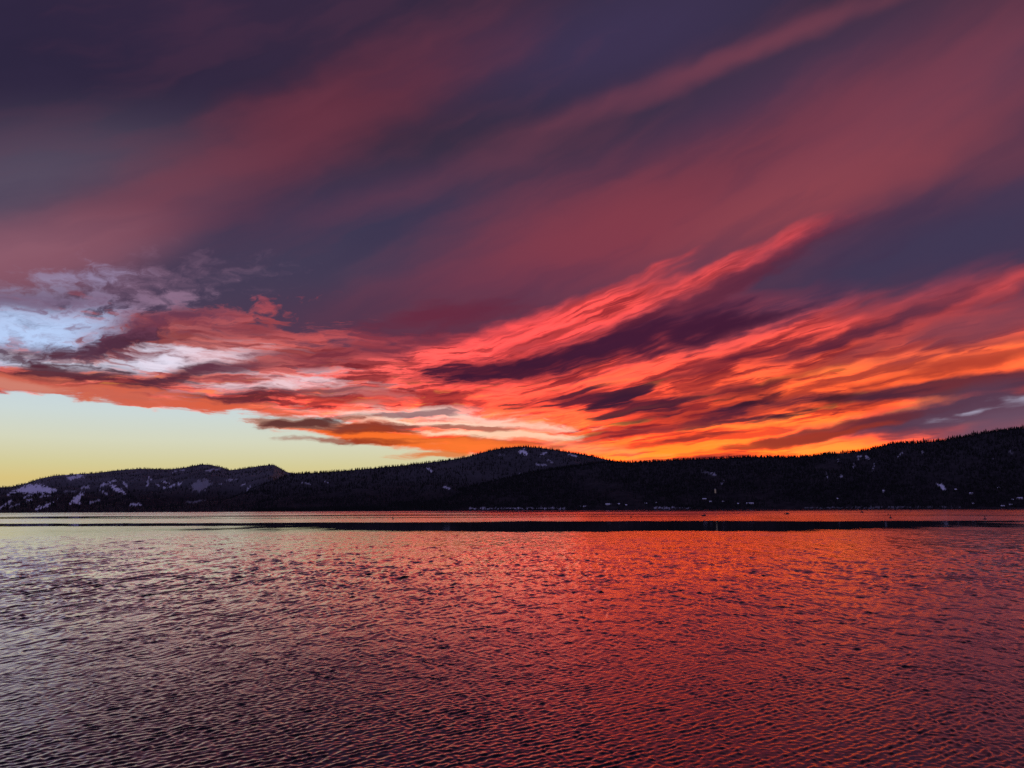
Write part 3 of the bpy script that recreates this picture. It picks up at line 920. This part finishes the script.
HOUSES = [
    (702.5, 499.5, 22, 6, "broad white-roofed house above the shore, largest of the pair below the lit lodge", 0, {}),
    (708.3, 501.5, 11, 4, "small white-roofed house just right of the broad house below the lit lodge", 2, {}),
    (747, 503.3, 40, 4, "long low pale roof alone at the water right of the lit lodge", 1, {}),
    (607, 504.6, 30, 5, "long white-roofed house by the water, brightest of the shore row right of the middle hill", 1, {}),
    (582, 506.8, 36, 4, "low wide building at the water, leftmost of the pale-roofed shore row below the middle hill", 1, {}),
    (617, 504.0, 13, 5, "medium white-roofed house just right of the brightest house of the shore row", 2, {}),
    (624.5, 505.2, 10, 4, "small house at the right end of the shore row, low by the water", 0, {}),
    (644, 503.6, 15, 4, "grey-walled house alone between the shore row and the lit lodge, left of a tiny cabin", 2, {}),
    (654.5, 502.4, 7, 3, "tiny cabin alone in the dark trees left of the lit lodge", 0, {}),
    (713, 492.5, 9, 24, "tall narrow lodge with lit yellow glass front high in the dark woods", 0, dict(lit=True, ridge_x=False)),
    (721, 501.9, 11, 4, "small dim house low in the trees right under the lit lodge", 2, {}),
    (735, 503.6, 8, 3, "tiny shed by the water left of the long low pale roof", 0, {}),
    (950.2, 489.3, 11, 4, "small house just below the slanting snow clearing on the high right ridge", 0, {}),
    (965, 493.6, 17, 6, "white-roofed house right of the slanting snow clearing, with a small cabin far below it", 1, {}),
    (966, 503.9, 9, 3, "small cabin near the water below the right ridge, alone in dark trees", 0, {}),
    (992, 488.2, 15, 5, "bright-roofed house high in the woods near the right edge, left of the edge-most roof", 1, {}),
    (1012, 498.6, 30, 6, "large wide snow-roofed house near the right edge, biggest of the cluster over the water", 1, {}),
    (1004.5, 499.8, 9, 4, "little house touching the left side of the large wide snow-roofed house", 2, {}),
    (994.5, 506.2, 20, 4, "low boathouse on the water's edge below the cluster near the right edge", 2, {}),
    (1002.5, 504.9, 14, 4, "grey house between the low boathouse and the large wide snow-roofed house", 2, {}),
    (1022, 485.5, 15, 6, "snow-roofed house high in the woods, cut by the right edge of the picture", 1, {}),
    (879, 490.8, 9, 4, "lone small white-roofed house in the middle of the black slope below the ridge climb", 1, {}),
    (834, 499.0, 7, 3, "lone tiny cabin low on the dark slope under the orange cloud", 0, {}),
]
hrs = random.Random(4)
for px_, py_, w_, h_, lab, wl_, kw in HOUSES:
    house(px_, py_, w_, h_, lab, wl_, rot=hrs.uniform(-0.25, 0.25), **kw)

# ------------------------------------------------------------------ boats and buoys on the lake
def on_water(px_, py_):
    v = ray(px_, py_)
    k = -CAM_H / v.z
    return Vector((v.x * k, v.y * k, 0))

def motor_boat(px_, py_, length, head, label):
    root = bpy.data.objects.new("motor_boat", None)
    coll.objects.link(root)
    root.location = on_water(px_, py_)
    root.rotation_euler = (0, 0, head)
    root.scale = (1, 1, 1.7)
    tag(root, label, "boat", "boats moored on the lake")
    L_, B = length, length * 0.34
    bm = bmesh.new()
    rings = []
    for i in range(9):
        f = i / 8
        x = -L_ / 2 + L_ * f
        wd = B / 2 * (0.86 + 0.14 * math.sin(math.pi * min(1, f * 1.4))) * (1 - max(0, (f - 0.55) / 0.45) ** 2)
        wd = max(wd, 0.03)
        sheer = 0.75 + 0.45 * f * f
        rings.append([bm.verts.new((x, s * wd * k, z)) for s, k, z in [(-1, 1, sheer), (-1, .92, .25), (-1, .35, -.25 + .2 * f), (1, .35, -.25 + .2 * f), (1, .92, .25), (1, 1, sheer)]])
    for a, c in zip(rings[:-1], rings[1:]):
        for j in range(6):
            bm.faces.new((a[j], a[(j + 1) % 6], c[(j + 1) % 6], c[j]))
    bm.faces.new(rings[0]); bm.faces.new(rings[-1][::-1])
    hull = part("hull", bm, M_DARK, root)
    bm = bmesh.new()
    prism_bm(bm, [(-L_ * .12, .7), (L_ * .24, .85), (L_ * .14, 1.75), (-L_ * .10, 1.85)], -B * .32, B * .32)
    cab = part("cabin", bm, M_DECK, root)
    bm = bmesh.new()
    prism_bm(bm, [(L_ * .215, 1.0), (L_ * .235, 1.0), (L_ * .155, 1.7), (L_ * .14, 1.7)], -B * .28, B * .28)
    part("windscreen", bm, M_GLASS, cab)
    bm = bmesh.new()
    box_bm(bm, -L_ / 2 - .45, -L_ / 2 + .05, -.25, .25, -.2, 1.3)
    part("outboard_motor", bm, M_DARK, root)

def buoy(px_, py_, size, label):
    root = bpy.data.objects.new("buoy", None)
    coll.objects.link(root)
    root.location = on_water(px_, py_)
    tag(root, label, "buoy", "buoys on the lake")
    bm = bmesh.new()
    prof = [(0.0, -.3), (.55, -.3), (.62, -.05), (.62, .25), (.5, .38), (0.0, .40)]
    ring = []
    for x, z in prof:
        ring.append([bm.verts.new((size * x * math.cos(6.2832 * i / 16), size * x * math.sin(6.2832 * i / 16), size * z)) for i in range(16)] if x > 0
                    else [bm.verts.new((0, 0, size * z))])
    for a, c in zip(ring[:-1], ring[1:]):
        for i in range(16):
            j = (i + 1) % 16
            q_ = [a[i % len(a)], a[j % len(a)], c[j % len(c)], c[i % len(c)]]
            q_ = [v for n_, v in enumerate(q_) if v not in q_[:n_]]
            if len(q_) > 2: bm.faces.new(q_)
    part("float", bm, M_DARK, root)
    bm = bmesh.new()
    bmesh.ops.create_cone(bm, cap_ends=True, segments=10, radius1=size * .2, radius2=size * .08, depth=size * .8,
                          matrix=Matrix.Translation((0, 0, size * .78)))
    tw = part("tower", bm, M_DARK, root)
    bm = bmesh.new()
    bmesh.ops.create_uvsphere(bm, u_segments=12, v_segments=8, radius=size * .2, matrix=Matrix.Translation((0, 0, size * 1.28)))
    part("topmark", bm, M_DARK, tw)

motor_boat(787, 514.4, 8.5, 0.25, "dark boat on the orange far water left of the right-hand buoys, widest of the boats")
motor_boat(704, 516.2, 5.0, -0.3, "small dark boat on the orange far water between a lone buoy and the widest boat")
motor_boat(862, 512.8, 6.5, 0.1, "dark speck of a boat farthest out, close under the right shore")
buoy(393, 519.2, 1.9, "dark buoy alone on pale salmon water left of centre")
buoy(631, 517.4, 1.9, "dark buoy alone on red water just right of centre above the black slick")
buoy(890.7, 518.3, 2.3, "larger dark buoy, nearer of the close pair on the orange water at right")
buoy(888.3, 514.9, 1.9, "smaller dark buoy, farther of the close pair on the orange water at right")
buoy(985, 519.4, 2.1, "dark buoy alone on pink water near the right edge")
